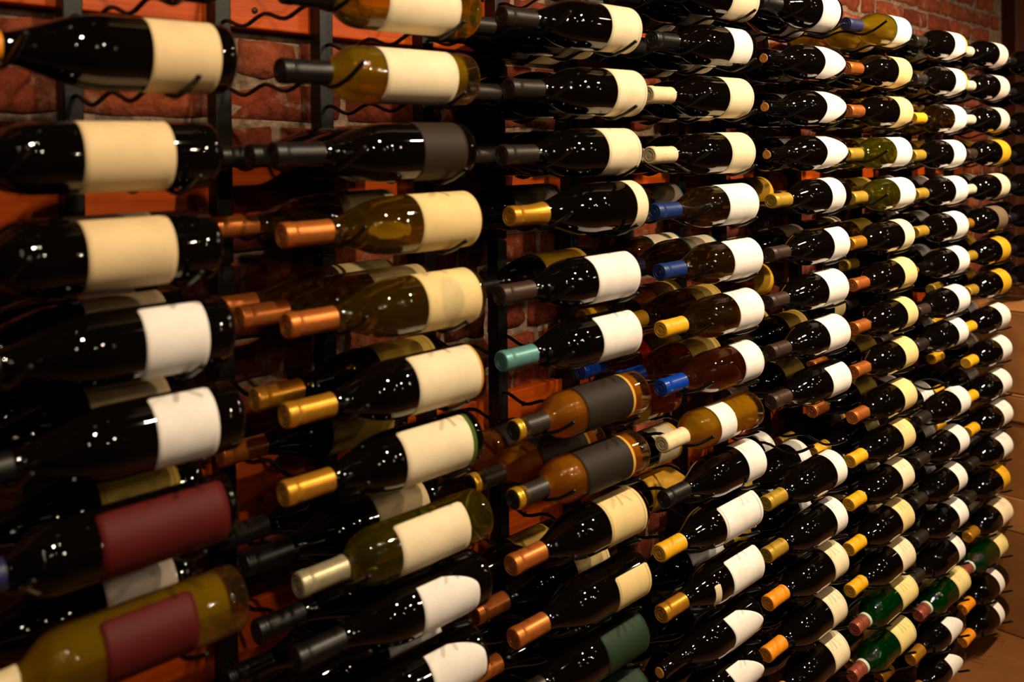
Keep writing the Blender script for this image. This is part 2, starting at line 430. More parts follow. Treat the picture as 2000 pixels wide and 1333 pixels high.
def wine_glass(name, tint, glow, mixf=0.22, clear=0.30):
    """bottle full of wine: tinted refracting glass, light passing straight through, a little scattered inside the wine"""
    mt, nt, b = new_mat(name)
    b.inputs['Base Color'].default_value = tuple(lin(tint))+(1,)
    b.inputs['Transmission Weight'].default_value = 1.0
    b.inputs['Roughness'].default_value = 0.0
    b.inputs['IOR'].default_value = 1.40
    tp = node(nt, 'ShaderNodeBsdfTransparent')
    tp.inputs[0].default_value = tuple(lin(tint))+(1,)
    m0 = node(nt, 'ShaderNodeMixShader')
    m0.inputs[0].default_value = clear
    nt.links.new(b.outputs[0], m0.inputs[1])
    nt.links.new(tp.outputs[0], m0.inputs[2])
    tr = node(nt, 'ShaderNodeBsdfTranslucent')
    tr.inputs[0].default_value = tuple(lin(glow))+(1,)
    df = node(nt, 'ShaderNodeBsdfDiffuse')
    df.inputs[0].default_value = tuple(lin(glow))+(1,)
    ms = node(nt, 'ShaderNodeMixShader')
    ms.inputs[0].default_value = 0.4
    nt.links.new(tr.outputs[0], ms.inputs[1])
    nt.links.new(df.outputs[0], ms.inputs[2])
    mx = node(nt, 'ShaderNodeMixShader')
    mx.inputs[0].default_value = mixf
    nt.links.new(m0.outputs[0], mx.inputs[1])
    nt.links.new(ms.outputs[0], mx.inputs[2])
    gl = node(nt, 'ShaderNodeBsdfGlossy', Roughness=0.02)
    gl.inputs[0].default_value = (1, 1, 1, 1)
    fr = node(nt, 'ShaderNodeFresnel', IOR=1.45)
    fm = node(nt, 'ShaderNodeMath', operation='MULTIPLY'); fm.inputs[1].default_value = 0.7
    nt.links.new(fr.outputs[0], fm.inputs[0])
    mg = node(nt, 'ShaderNodeMixShader')
    nt.links.new(fm.outputs[0], mg.inputs[0])
    nt.links.new(mx.outputs[0], mg.inputs[1])
    nt.links.new(gl.outputs[0], mg.inputs[2])
    nt.links.new(mg.outputs[0], nt.nodes['Material Output'].inputs[0])
    return mt

GLASS = {
 'blk': dark_glass('dark_bottle_glass', (8, 5, 3)),
 'olivedark': wine_glass('dark_olive_glass', (172, 132, 46), (110, 78, 14), 0.06),
 'brown': wine_glass('brown_glass', (190, 105, 36), (150, 70, 8), 0.08),
 'amber': wine_glass('amber_wine_glass', (218, 182, 64), (176, 132, 10), 0.07),
 'gold': wine_glass('clear_flint_glass', (252, 246, 222), (170, 150, 90), 0.02, 0.55),
 'olive': wine_glass('olive_green_glass', (214, 212, 84), (170, 160, 10), 0.07),
 'rose': wine_glass('clear_pink_glass', (252, 238, 212), (180, 140, 90), 0.02, 0.55),
 'peach': wine_glass('clear_pale_glass', (252, 246, 220), (170, 150, 90), 0.02, 0.55),
 'green': wine_glass('emerald_glass', (28, 165, 66), (6, 140, 40), 0.10),
}
WINE = {}
def wine_only(name, tint, glow, mixf):
    mt, nt, b = new_mat(name)
    tp = node(nt, 'ShaderNodeBsdfTransparent')
    tp.inputs[0].default_value = tuple(lin(tint))+(1,)
    tr = node(nt, 'ShaderNodeBsdfTranslucent')
    tr.inputs[0].default_value = tuple(lin(glow))+(1,)
    df = node(nt, 'ShaderNodeBsdfDiffuse')
    df.inputs[0].default_value = tuple(lin(glow))+(1,)
    ms = node(nt, 'ShaderNodeMixShader')
    ms.inputs[0].default_value = 0.45
    mx = node(nt, 'ShaderNodeMixShader')
    mx.inputs[0].default_value = mixf
    nt.links.new(tr.outputs[0], ms.inputs[1]); nt.links.new(df.outputs[0], ms.inputs[2])
    nt.links.new(tp.outputs[0], mx.inputs[1]); nt.links.new(ms.outputs[0], mx.inputs[2])
    nt.links.new(mx.outputs[0], nt.nodes['Material Output'].inputs[0])
    return mt
WINE['gold'] = wine_only('golden_white_wine', (248, 232, 140), (235, 200, 26), 0.42)
WINE['peach'] = wine_only('peach_wine', (254, 222, 130), (255, 196, 26), 0.55)
WINE['rose'] = wine_only('orange_wine', (252, 200, 110), (255, 178, 24), 0.62)
GLASS_WORD = {'blk': 'dark', 'olivedark': 'olive-brown', 'brown': 'brown', 'amber': 'amber', 'gold': 'golden', 'olive': 'yellow-green', 'rose': 'orange', 'peach': 'peach', 'green': 'emerald'}

CAP = {
 'blackcap': ((14, 12, 11), .38, 0, 'black'), 'charcap': ((38, 31, 25), .38, .2, 'charcoal'), 'browncap': ((60, 42, 32), .38, .2, 'brown'),
 'orangecap': ((228, 140, 18), .42, 0, 'orange'), 'coppercap': ((200, 112, 48), .34, .6, 'copper'), 'goldcap': ((206, 142, 38), .32, .6, 'gold'),
 'olivecap': ((178, 142, 42), .38, .3, 'olive-gold'), 'yellowcap': ((226, 166, 22), .42, 0, 'yellow'), 'navycap': ((36, 40, 84), .42, 0, 'navy'),
 'bluecap': ((24, 48, 106), .36, .15, 'blue'), 'bluecap2': ((6, 56, 152), .25, 0, 'cobalt'), 'tealcap': ((94, 148, 146), .34, .3, 'teal'),
 'creamcap': ((226, 204, 160), .5, 0, 'cream'), 'palecap': ((206, 196, 170), .5, 0, 'ash'), 'silvercap': ((178, 166, 132), .34, .5, 'pewter'),
 'chargoldcap': ((42, 35, 29), .4, .1, 'gold-tipped'), 'rosecap': ((168, 88, 68), .34, .5, 'rosy'), 'greencap': ((40, 62, 44), .4, .1, 'green'),
}
CAPMAT = {k: paint('capsule_'+v[3].replace(' ', '_'), v[0], v[1], v[2], 0.5, 0.10, 160, 0.06) for k, v in CAP.items()}
CAPEND = {k: paint('capsule_end_'+v[3].replace(' ', '_'), [q*0.8 for q in v[0]], .5, v[2]*.5, 0.4, 0.25, 260, 0.5) for k, v in CAP.items()}
M_BAND_GOLD = paint('gold_foil_band', (214, 160, 44), .3, .6)
M_BAND_WHITE = paint('pale_neck_ring', (196, 206, 186), .45, 0)
M_CORK = paint('cork', (206, 136, 62), .8, 0, .2, .3, 300, .5)

LABEL_RGB = {'white': (244, 237, 230), 'cream': (236, 218, 182), 'beige': (228, 200, 152), 'tan': (230, 202, 140), 'brown': (46, 33, 23), 'taupe': (118, 98, 76), 'maroon': (86, 16, 13),
             'charcoal': (38, 30, 23), 'green': (30, 51, 33), 'straw': (232, 212, 140), 'pink': (226, 206, 192), 'yellow': (222, 166, 30), 'goldleaf': (190, 156, 62)}
LABEL_WORD = {'goldleaf': 'gilt', 'pink': 'pinkish', 'straw': 'straw-yellow'}

def label_mat(key, style):
    mt, nt, b = new_mat('paper_label_%s_%s' % (key, style))
    c = lin(LABEL_RGB[key])
    tc = node(nt, 'ShaderNodeTexCoord')
    oi = node(nt, 'ShaderNodeObjectInfo')
    ad = node(nt, 'ShaderNodeVectorMath', operation='ADD')
    nt.links.new(tc.outputs['Object'], ad.inputs[0])
    nt.links.new(oi.outputs['Random'], ad.inputs[1])
    nz = node(nt, 'ShaderNodeTexNoise', Scale=22.0, Detail=5.0, Roughness=0.6)
    nt.links.new(ad.outputs[0], nz.inputs['Vector'])
    base = ramp(nt, nz.outputs['Fac'], [(0.30, [q*0.86 for q in c]), (0.62, c)])
    last = base.outputs[0]
    uv = node(nt, 'ShaderNodeSeparateXYZ')
    nt.links.new(tc.outputs['UV'], uv.inputs[0])
    def line(sock, lo, hi, prev, rgb):
        a = node(nt, 'ShaderNodeMath', operation='GREATER_THAN'); a.inputs[1].default_value = lo
        d = node(nt, 'ShaderNodeMath', operation='LESS_THAN'); d.inputs[1].default_value = hi
        mu = node(nt, 'ShaderNodeMath', operation='MULTIPLY')
        nt.links.new(sock, a.inputs[0]); nt.links.new(sock, d.inputs[0])
        nt.links.new(a.outputs[0], mu.inputs[0]); nt.links.new(d.outputs[0], mu.inputs[1])
        mx = node(nt, 'ShaderNodeMix', data_type='RGBA')
        nt.links.new(mu.outputs[0], mx.inputs[0])
        nt.links.new(prev, mx.inputs[6])
        mx.inputs[7].default_value = tuple(lin(rgb))+(1,)
        return mx.outputs[2]
    if style == 'b':       # printed border rule near both edges
        dk = [q*0.62 for q in LABEL_RGB[key]]
        last = line(uv.outputs[0], 0.925, 0.94, last, dk)
        last = line(uv.outputs[0], 0.05, 0.062, last, dk)
    elif style == 'f':     # leafy green print along the foot
        last = line(uv.outputs[0], 0.94, 1.1, last, (70, 92, 30))
    elif style == 'm':     # faded grey picture in the middle
        mk = ramp(nt, nz.outputs['Fac'], [(0.35, lin((186, 168, 122))), (0.6, lin((206, 184, 132)))])
        a1 = node(nt, 'ShaderNodeVectorMath', operation='SUBTRACT'); a1.inputs[1].default_value = (0.45, 0.52, 0)
        nt.links.new(tc.outputs['UV'], a1.inputs[0])
        a2 = node(nt, 'ShaderNodeVectorMath', operation='MULTIPLY'); a2.inputs[1].default_value = (3.6, 3.0, 0)
        nt.links.new(a1.outputs[0], a2.inputs[0])
        a3 = node(nt, 'ShaderNodeVectorMath', operation='LENGTH')
        nt.links.new(a2.outputs[0], a3.inputs[0])
        a4 = node(nt, 'ShaderNodeMapRange'); a4.inputs[1].default_value = 0.85; a4.inputs[2].default_value = 0.65; a4.inputs[3].default_value = 0; a4.inputs[4].default_value = 0.9
        nt.links.new(a3.outputs['Value'], a4.inputs[0])
        mx = node(nt, 'ShaderNodeMix', data_type='RGBA')
        nt.links.new(a4.outputs[0], mx.inputs[0]); nt.links.new(last, mx.inputs[6]); nt.links.new(mk.outputs[0], mx.inputs[7])
        last = mx.outputs[2]
    elif style == 'o':     # thin gilt edge at the foot
        last = line(uv.outputs[0], 0.965, 1.1, last, (206, 150, 60))
    elif style == 'k':     # small printed code along the lower long edge
        wv = node(nt, 'ShaderNodeTexNoise', Scale=1.0, Detail=0.0)
        wm = node(nt, 'ShaderNodeVectorMath', operation='MULTIPLY'); wm.inputs[1].default_value = (90, 8, 0)
        nt.links.new(tc.outputs['UV'], wm.inputs[0]); nt.links.new(wm.outputs[0], wv.inputs['Vector'])
        bar = ramp(nt, wv.outputs['Fac'], [(0.49, [q*0.12 for q in c]), (0.51, c)])
        k1 = node(nt, 'ShaderNodeMath', operation='LESS_THAN'); k1.inputs[1].default_value = 0.13
        k2 = node(nt, 'ShaderNodeMath', operation='GREATER_THAN'); k2.inputs[1].default_value = 0.07
        k3 = node(nt, 'ShaderNodeMath', operation='MULTIPLY')
        nt.links.new(uv.outputs[1], k1.inputs[0]); nt.links.new(uv.outputs[1], k2.inputs[0])
        nt.links.new(k1.outputs[0], k3.inputs[0]); nt.links.new(k2.outputs[0], k3.inputs[1])
        mx = node(nt, 'ShaderNodeMix', data_type='RGBA')
        nt.links.new(k3.outputs[0], mx.inputs[0]); nt.links.new(last, mx.inputs[6]); nt.links.new(bar.outputs[0], mx.inputs[7])
        last = mx.outputs[2]
    elif style == 'g':     # gold strip at the foot of the label
        last = line(uv.outputs[0], 0.95, 1.1, last, (214, 160, 60))
    elif style == 't':     # teal strips at both ends
        last = line(uv.outputs[0], 0.95, 1.1, last, (30, 96, 110))
        last = line(uv.outputs[0], -.1, 0.05, last, (40, 130, 120))
    elif style == 'y':     # yellow strip at the foot
        last = line(uv.outputs[0], 0.88, 1.1, last, (232, 172, 24))
    nt.links.new(last, b.inputs['Base Color'])
    b.inputs['Roughness'].default_value = 0.62
    b.inputs['Specular IOR Level'].default_value = 0.25
    return mt

# ------------------------------------------------------------------ bottle meshes
RAD = {'bg': 0.0405, 'bd': 0.0378, 'ch': 0.0440}
def bottle_profile(sh):
    R = RAD[sh]
    punt = [(0.030, 0.0), (0.027, 0.010), (0.016, 0.021), (0.004, R-0.0095), (0.0, R-0.0065), (0.0006, R-0.003), (0.004, R-0.0006), (0.008, R)]
    if sh == 'bg':
        up = [(0.060, R), (0.125, R), (0.140, R*0.992), (0.156, R*0.945), (0.172, R*0.85), (0.188, R*0.71), (0.204, R*0.560), (0.217, R*0.455), (0.230, 0.0156), (0.246, 0.0148), (0.272, 0.0145)]
    elif sh == 'bd':
        up = [(0.080, R), (0.178, R), (0.190, R*0.985), (0.200, R*0.93), (0.209, R*0.82), (0.217, R*0.66), (0.2235, R*0.52), (0.230, 0.0163), (0.242, 0.0149), (0.272, 0.0145)]
    else:
        up = [(0.060, R), (0.110, R), (0.126, R*0.985), (0.146, R*0.92), (0.166, R*0.80), (0.186, R*0.66), (0.206, R*0.52), (0.226, R*0.415), (0.244, 0.0160), (0.256, 0.0150), (0.272, 0.0145)]
    lip = [(0.2855, 0.0138), (0.2865, 0.0152), (0.294, 0.0152), (0.2965, 0.0145), (0.297, 0.0100), (0.290, 0.0095), (0.289, 0.0)]
    return punt[:-1] + smoothstep_profile([(0.008, R)]+up, 3) + lip
PROF = {s: bottle_profile(s) for s in RAD}
GLASS_MESH = {}
def glass_mesh(sh, gl):
    if (sh, gl) not in GLASS_MESH:
        GLASS_MESH[sh, gl] = lathe('bottle_%s_%s' % (sh, gl), PROF[sh], 44, GLASS[gl], 50)
    return GLASS_MESH[sh, gl]

WINE_MESH = {}
def wine_mesh(sh, gl):
    if (sh, gl) not in WINE_MESH:
        R = RAD[sh]-0.0028
        body = [(max(t, 0.040), r-0.0028) for t, r in PROF[sh][:-7] if t > 0.045 and r > 0.01]
        WINE_MESH[sh, gl] = lathe('wine_in_%s_%s' % (sh, gl), [(0.046, 0.0), (0.044, 0.012), (0.036, 0.024), (0.026, R-0.006), (0.023, R-0.002), (0.028, R)]+body+[(0.2725, 0.009), (0.2725, 0.0)], 40, WINE[gl], 50)
    return WINE_MESH[sh, gl]

def radius_at(sh, t):
    p = [q for q in PROF[sh][6:-7]]
    for a, b in zip(p, p[1:]):
        if a[0] <= t <= b[0]:
            return a[1]+(b[1]-a[1])*(t-a[0])/max(1e-9, b[0]-a[0])
    return 0.0145

CAP_MESH = {}
def cap_mesh(sh, key, t0, t1, tag_):
    k = (sh, key, tag_)
    if k not in CAP_MESH:
        prof = []
        for i in range(7):
            t = t0+(t1-t0)*i/6
            prof.append((t, max(radius_at(sh, t)+0.0005, 0.0156)))
        if tag_ == 'full':
            e = 0.0158
            prof = [(t0, prof[0][1]-0.0008)]+prof[:-1]+[(0.2848, 0.0156), (0.2858, 0.0163), (0.2885, 0.0164), (0.2892, 0.0160), (0.2899, 0.0164), (0.2925, 0.0164), (0.2932, 0.0160), (0.2940, 0.0163), (0.2974, 0.0161), (0.2990, 0.0150), (0.2994, 0.0135)]
        else:
            prof = [(t0, prof[0][1]-0.001)]+prof+[(t1, prof[-1][1]-0.001)]
        CAP_MESH[k] = lathe('capsule_mesh_'+tag_, prof, 32, CAPMAT[key], 60)
    return CAP_MESH[k]
END_MESH = {}
def end_mesh(key):
    if key not in END_MESH:
        END_MESH[key] = lathe('capsule_end_mesh', [(0.2994, 0.0136), (0.2986, 0.0128), (0.2986, 0.0104), (0.2992, 0.0098), (0.2992, 0.0086), (0.2984, 0.0080), (0.2984, 0.0042), (0.2990, 0.0036), (0.2990, 0.0)], 24, CAPEND[key], 40)
    return END_MESH[key]
BAND_GOLD = {s: lathe('foil_band_mesh', [(0.2750, 0.0148), (0.2750, 0.0156), (0.2845, 0.0156), (0.2858, 0.0170), (0.2885, 0.0170), (0.2892, 0.0166), (0.2899, 0.0170), (0.2972, 0.0168), (0.2985, 0.0160), (0.2985, 0.0148)], 32, M_BAND_GOLD, 60) for s in ('bd',)}
BAND_WHITE = {}
def band_white(sh):
    if sh not in BAND_WHITE:
        BAND_WHITE[sh] = lathe('neck_ring_mesh', [(0.236, radius_at(sh, .236)), (0.236, radius_at(sh, .236)+0.002), (0.246, radius_at(sh, .246)+0.002), (0.246, radius_at(sh, .246))], 32, M_BAND_WHITE, 60)
    return BAND_WHITE[sh]
CORK_MESH = lathe('cork_mesh', [(0.288, 0.0), (0.288, 0.0098), (0.2975, 0.0098), (0.2985, 0.0090), (0.2985, 0.0)], 24, M_CORK, 40)

LABEL_MESH, LABEL_MAT = {}, {}
def label_mesh(sh, key, a, b, style, half):
    k = (sh, key, round(a, 3), round(b, 3), style, half)
    if k in LABEL_MESH:
        return LABEL_MESH[k]
    if (key, style) not in LABEL_MAT:
        LABEL_MAT[key, style] = label_mat(key, style)
    NU, NP = 14, 30
    hp = math.radians(half)
    R = RAD[sh]+0.00035
    v, f, uvs = [], [], []
    for layer in (0, 1):
        for j in range(NP+1):
            s = -1+2*j/NP                     # around the bottle
            ph = s*hp
            lo, hi = b, a                     # b: edge towards the base, a: edge towards the neck
            L = a-b
            if style == 'p':
                lo = b+L*0.62*abs(s)**1.7
                hi = a-0.10*L*math.cos(s*math.pi*1.0)*0.5
            elif style == 'a':
                lo = b+L*0.55*max(0, (abs(s)-0.25)/0.75)**2.2
            else:                             # slightly rounded corners
                e = max(0, (abs(s)-0.93)/0.07)
                lo = b+0.004*e**2
                hi = a-0.004*e**2
            for i in range(NU+1):
                w = i/NU
                t = hi+(lo-hi)*w
                rr = min(R, radius_at(sh, t)+0.00035) if t > 0.11 else R
                rr -= layer*0.00025
                v.append((-t, -rr*math.cos(ph), rr*math.sin(ph)))
                uvs.append((w, j/NP))
    n = (NU+1)*(NP+1)
    for j in range(NP):
        for i in range(NU):
            q = j*(NU+1)+i
            f.append((q, q+1, q+NU+2, q+NU+1))
            f.append((n+q, n+q+NU+1, n+q+NU+2, n+q+1))
    rim = [i for i in range(NU)] + [j*(NU+1)+NU for j in range(NP)] + [NP*(NU+1)+i for i in range(NU, 0, -1)] + [j*(NU+1) for j in range(NP, 0, -1)]
    for p, q in zip(rim, rim[1:]+rim[:1]):
        f.append((p, n+p, n+q, q))
    me = mesh_from('label_mesh', v, f, True, LABEL_MAT[key, style])
    ul = me.uv_layers.new(name='UVMap')
    for lp in me.loops:
        ul.data[lp.index].uv = uvs[lp.vertex_index]
    LABEL_MESH[k] = me
    return me

# ------------------------------------------------------------------ the setting
rng = random.Random(7)
WALL_Y = 0.292

def brick_material():
    mt, nt, b = new_mat('weathered_red_brick')
    tc = node(nt, 'ShaderNodeTexCoord')
    oi = node(nt, 'ShaderNodeObjectInfo')
    geo = node(nt, 'ShaderNodeNewGeometry')
    big = node(nt, 'ShaderNodeTexNoise', Scale=7.0, Detail=3.0)
    nt.links.new(geo.outputs['Position'], big.inputs['Vector'])
    # per-brick tone: position snapped to a coarse cell drives it as well, so joined bricks vary too
    ad = node(nt, 'ShaderNodeMath', operation='ADD')
    nt.links.new(oi.outputs['Random'], ad.inputs[0])
    nt.links.new(big.outputs['Fac'], ad.inputs[1])
    md = node(nt, 'ShaderNodeMath', operation='MULTIPLY'); md.inputs[1].default_value = 0.55
    nt.links.new(ad.outputs[0], md.inputs[0])
    tone = ramp(nt, md.outputs[0], [(0.15, lin((92, 34, 16))), (0.45, lin((150, 64, 32))), (0.65, lin((174, 84, 46))), (0.9, lin((140, 68, 42)))])
    fine = node(nt, 'ShaderNodeTexNoise', Scale=70.0, Detail=8.0, Roughness=0.7)
    nt.links.new(geo.outputs['Position'], fine.inputs['Vector'])
    mx = node(nt, 'ShaderNodeMix', data_type='RGBA', blend_type='MULTIPLY')
    mx.inputs[0].default_value = 0.75
    fr = ramp(nt, fine.outputs['Fac'], [(0.34, (0.28, 0.25, 0.24)), (0.58, (1, 1, 1))])
    nt.links.new(tone.outputs[0], mx.inputs[6]); nt.links.new(fr.outputs[0], mx.inputs[7])
    # mortar smears and lime bloom
    sm = node(nt, 'ShaderNodeTexNoise', Scale=16.0, Detail=6.0, Roughness=0.65, Distortion=0.6)
    nt.links.new(geo.outputs['Position'], sm.inputs['Vector'])
    sr = ramp(nt, sm.outputs['Fac'], [(0.56, (0, 0, 0)), (0.66, (0.8, 0.8, 0.8))])
    mx2 = node(nt, 'ShaderNodeMix', data_type='RGBA')
    nt.links.new(sr.outputs[0], mx2.inputs[0])
    nt.links.new(mx.outputs[2], mx2.inputs[6])
    mx2.inputs[7].default_value = tuple(lin((160, 124, 100)))+(1,)
    nt.links.new(mx2.outputs[2], b.inputs['Base Color'])
    b.inputs['Roughness'].default_value = 0.85
    b.inputs['Specular IOR Level'].default_value = 0.25
    bp = node(nt, 'ShaderNodeBump', Strength=1.0, Distance=0.007)
    nt.links.new(fine.outputs['Fac'], bp.inputs['Height'])
    nt.links.new(bp.outputs[0], b.inputs['Normal'])
    return mt
M_BRICK = brick_material()

def mortar_material():
    mt, nt, b = new_mat('old_lime_mortar')
    geo = node(nt, 'ShaderNodeNewGeometry')
    nz = node(nt, 'ShaderNodeTexNoise', Scale=45.0, Detail=8.0, Roughness=0.7)
    nt.links.new(geo.outputs['Position'], nz.inputs['Vector'])
    r = ramp(nt, nz.outputs['Fac'], [(0.3, lin((84, 62, 48))), (0.65, lin((184, 152, 124)))])
    nt.links.new(r.outputs[0], b.inputs['Base Color'])
    b.inputs['Roughness'].default_value = 0.95
    bp = node(nt, 'ShaderNodeBump', Strength=1.0, Distance=0.012)
    nt.links.new(nz.outputs['Fac'], bp.inputs['Height'])
    nt.links.new(bp.outputs[0], b.inputs['Normal'])
    return mt
M_MORTAR = mortar_material()

def wood_material(name, a, c, scale=3.0, axis='X', rough=0.45):
    mt, nt, b = new_mat(name)
    geo = node(nt, 'ShaderNodeNewGeometry')
    mp = node(nt, 'ShaderNodeMapping')
    mp.inputs['Scale'].default_value = (1, 14, 30) if axis == 'X' else (30, 14, 1)
    nt.links.new(geo.outputs['Position'], mp.inputs['Vector'])
    nz = node(nt, 'ShaderNodeTexNoise', Scale=scale, Detail=6.0, Roughness=0.6, Distortion=0.8)
    nt.links.new(mp.outputs[0], nz.inputs['Vector'])
    r = ramp(nt, nz.outputs['Fac'], [(0.3, lin(a)), (0.7, lin(c))])
    nt.links.new(r.outputs[0], b.inputs['Base Color'])
    b.inputs['Roughness'].default_value = rough
    b.inputs['Specular IOR Level'].default_value = 0.2
    bp = node(nt, 'ShaderNodeBump', Strength=0.25, Distance=0.002)
    nt.links.new(nz.outputs['Fac'], bp.inputs['Height'])
    nt.links.new(bp.outputs[0], b.inputs['Normal'])
    return mt
M_BOARD = wood_material('orange_stained_wood', (164, 60, 4), (204, 84, 8))
M_BEAM = wood_material('brown_timber', (70, 34, 16), (104, 54, 26), axis='Z', rough=0.6)
M_STEEL = paint('black_powder_coat', (17, 16, 15), .42, .3, .5, .2, 200, .1)
M_WIRE = paint('black_wire', (12, 13, 12), .30, .2, .5, .2, 200)
M_SCREW = paint('screw_head', (60, 40, 26), .5, .8)
M_CARD = paint('cardboard', (150, 98, 52), .85, 0, .15, .10, 18, .15)
M_CARD_IN = paint('cardboard_inside', (172, 118, 66), .9, 0, .15, .10, 18, .15)
M_TAPE = paint('parcel_tape', (170, 120, 66), .3, 0, .5, .08, 30)

# floor
me = box_mesh('floor_mesh', -4.0, 7.0, -7.0, WALL_Y+0.2, -0.10, 0.0)
M_FLOOR = paint('brown_floor', (112, 66, 28), .6, 0, .3, .14, 5)
o = put('floor', me, M_FLOOR)
o['kind'] = 'structure'

# back wall: mortar bed with single bricks set into it
wall = put('wall_back', box_mesh('wall_mesh', -0.9, 3.66, WALL_Y+0.006, WALL_Y+0.20, 0.0, 2.75), M_MORTAR)
wall['kind'] = 'structure'

def brick_mesh(name, L, H):
    """rough brick: front face an uneven 4 x 3 net, sides running back into the mortar"""
    nx, nz = 4, 3
    v, f = [], []
    for j in range(nz+1):
        for i in range(nx+1):
            edge = i in (0, nx) or j in (0, nz)
            corner = i in (0, nx) and j in (0, nz)
            x = -L/2+L*i/nx+rng.uniform(-.0034, .0034)
            z = -H/2+H*j/nz+rng.uniform(-.0032, .0032)
            if corner:
                x *= 0.975; z *= 0.93
            y = rng.uniform(-.0022, .0028)+(0.0032 if edge else 0)
            v.append((x, y, z))
    for j in range(nz):
        for i in range(nx):
            q = j*(nx+1)+i
            f.append((q, q+1, q+nx+2, q+nx+1))
    rim = [i for i in range(nx)]+[j*(nx+1)+nx for j in range(nz)]+[nz*(nx+1)+i for i in range(nx, 0, -1)]+[j*(nx+1) for j in range(nz, 0, -1)]
    n = len(v)
    for q in rim:
        v.append((v[q][0]*1.015, 0.03, v[q][2]*1.02))
    for k in range(len(rim)):
        f.append((rim[k], n+k, n+(k+1) % len(rim), rim[(k+1) % len(rim)]))
    return mesh_from(name, v, f, True, M_BRICK)

COURSE, JOINT = 0.0675, 0.011
STRETCH = [brick_mesh('brick_stretcher', 0.203, COURSE-JOINT) for _ in range(8)]
HEADER = [brick_mesh('brick_header', 0.098, COURSE-JOINT) for _ in range(6)]
brick_spots = []
zc, n = COURSE/2, 0
while zc < 2.72:
    head = n % 5 == 2 or n % 7 == 4
    x = -0.88-rng.uniform(0, 0.1)
    while x < 3.64:
        h = head or rng.random() < 0.12
        L = 0.098 if h else 0.203
        if x+L > 3.655:
            break
        brick_spots.append((x+L/2, zc+rng.uniform(-.0015, .0015), h, rng.randrange(6 if h else 8), rng.uniform(-.006, .006), rng.uniform(-.002, .0025)))
        x += L+JOINT+rng.uniform(-.002, .003)
    zc += COURSE
    n += 1

# timber post at the end of the brick wall
tr = empty('trim_1', (3.66, WALL_Y, 0))
tr['kind'] = 'structure'
put('timber_post', box_mesh('timber_post_mesh', 0.0, 0.16, -0.05, 0.20, 0.0, 2.75, 0.006), M_BEAM, tr)
put('casing_board', box_mesh('casing_mesh', 0.172, 0.34, -0.065, 0.20, 0.0, 2.75, 0.006), M_BEAM, tr)

wf = put('wall_far', box_mesh('wall_far_mesh', 4.003, 7.0, WALL_Y-0.02, WALL_Y+0.20, 0.0, 2.75), M_BEAM)
wf['kind'] = 'structure'

# orange ledger boards the racks are screwed to
boards = [(1.762, 1.860, 'orange-stained wooden ledger board behind the second rack tier from the top'),
          (1.466, 1.556, 'orange-stained wooden ledger board just above the joint of upper and lower racks'),
          (1.010, 1.104, 'orange-stained wooden ledger board on the brick behind the middle tiers'),
          (0.790, 0.884, 'lowest orange-stained wooden ledger board showing on the brick wall')]
for z0, z1, lb in boards:
    bo = empty('ledger_board', (-0.6, WALL_Y, z0))
    tag(bo, lb, 'board', 'orange ledger boards on the brick wall')
    # two lengths butted behind a post
    for x0, x1 in ((0.0, 1.895), (1.897, 3.72)):
        put('plank', box_mesh('ledger_plank_mesh', x0, x1, -0.020, 0.004, 0.0, z1-z0, 0.003, M_BOARD), None, bo)
    for i in range(20):
        xs = 0.22+i*0.189
        if xs > 3.6:
            break
        s = put('screw', lathe('screw_mesh', [(0.0, 0.0), (0.0, 0.0045), (0.0015, 0.005), (0.003, 0.003), (0.003, 0.0)], 12, M_SCREW), None, bo)
        s.rotation_euler = (0, 0, math.radians(90))
        s.location = (xs, -0.020, 0.028 if i % 2 else 0.065)

# ------------------------------------------------------------------ racks
NECK_X, BODY_X = -0.256, -0.083
POST_F, POST_B = 0.242, 0.2715
WR = 0.0031
def wire_points(dip, crest, tipz, tipo):
    key = [(POST_F+0.004, crest-0.001), (POST_F-0.012, crest), (2*DEPTH, dip), (1.5*DEPTH, crest), (DEPTH, dip), (0.5*DEPTH, crest), (0.0, dip), (-0.022, dip+0.004), (-tipo*0.62, dip+(tipz-dip)*0.42), (-tipo, tipz)]
    out = []
    for i in range(len(key)-1):
        p0 = key[max(i-1, 0)]; p1 = key[i]; p2 = key[i+1]; p3 = key[min(i+2, len(key)-1)]
        for k in range(4):
            s = k/4
            out.append((0,)+tuple(0.5*((2*p1[d])+(-p0[d]+p2[d])*s+(2*p0[d]-5*p1[d]+4*p2[d]-p3[d])*s*s+(-p0[d]+3*p1[d]-3*p2[d]+p3[d])*s**3) for d in (0, 1)))
    out.append((0,)+key[-1])
    # the arms stand slightly askew from their post, leaning towards the bottle bases
    return [(0.030*(POST_F-q[1])/POST_F, q[1], q[2]) for q in out]
NECK_WIRE = sweep('neck_wire_mesh', wire_points(-0.0245-WR+0.003, -0.0125, 0.0025, 0.062), WR, 8, M_WIRE)
BODY_WIRE = sweep('body_wire_mesh', wire_points(-0.0425-WR, -0.0320, -0.0265, 0.053), WR, 8, M_WIRE)
SPLIT = 1.409
TOPZ = Z0+3*DZ+0.075
POST_UP = box_mesh('post_upper_mesh', -0.0125, 0.0125, POST_F, POST_B, 0, TOPZ-SPLIT, 0.002, M_STEEL)
POST_LO = box_mesh('post_lower_mesh', -0.0125, 0.0125, POST_F, POST_B, 0, SPLIT-0.006, 0.002, M_STEEL)
POST_EDGE = [(-3, POST_UP), (2, POST_LO)]
ORD = ['zeroth', 'first', 'second', 'third', 'fourth', 'fifth', 'sixth', 'seventh', 'eighth', 'ninth', 'tenth', 'eleventh', 'twelfth', 'thirteenth', 'fourteenth', 'fifteenth', 'sixteenth', 'seventeenth', 'eighteenth']
COLS = 'ABCDEFGHI'
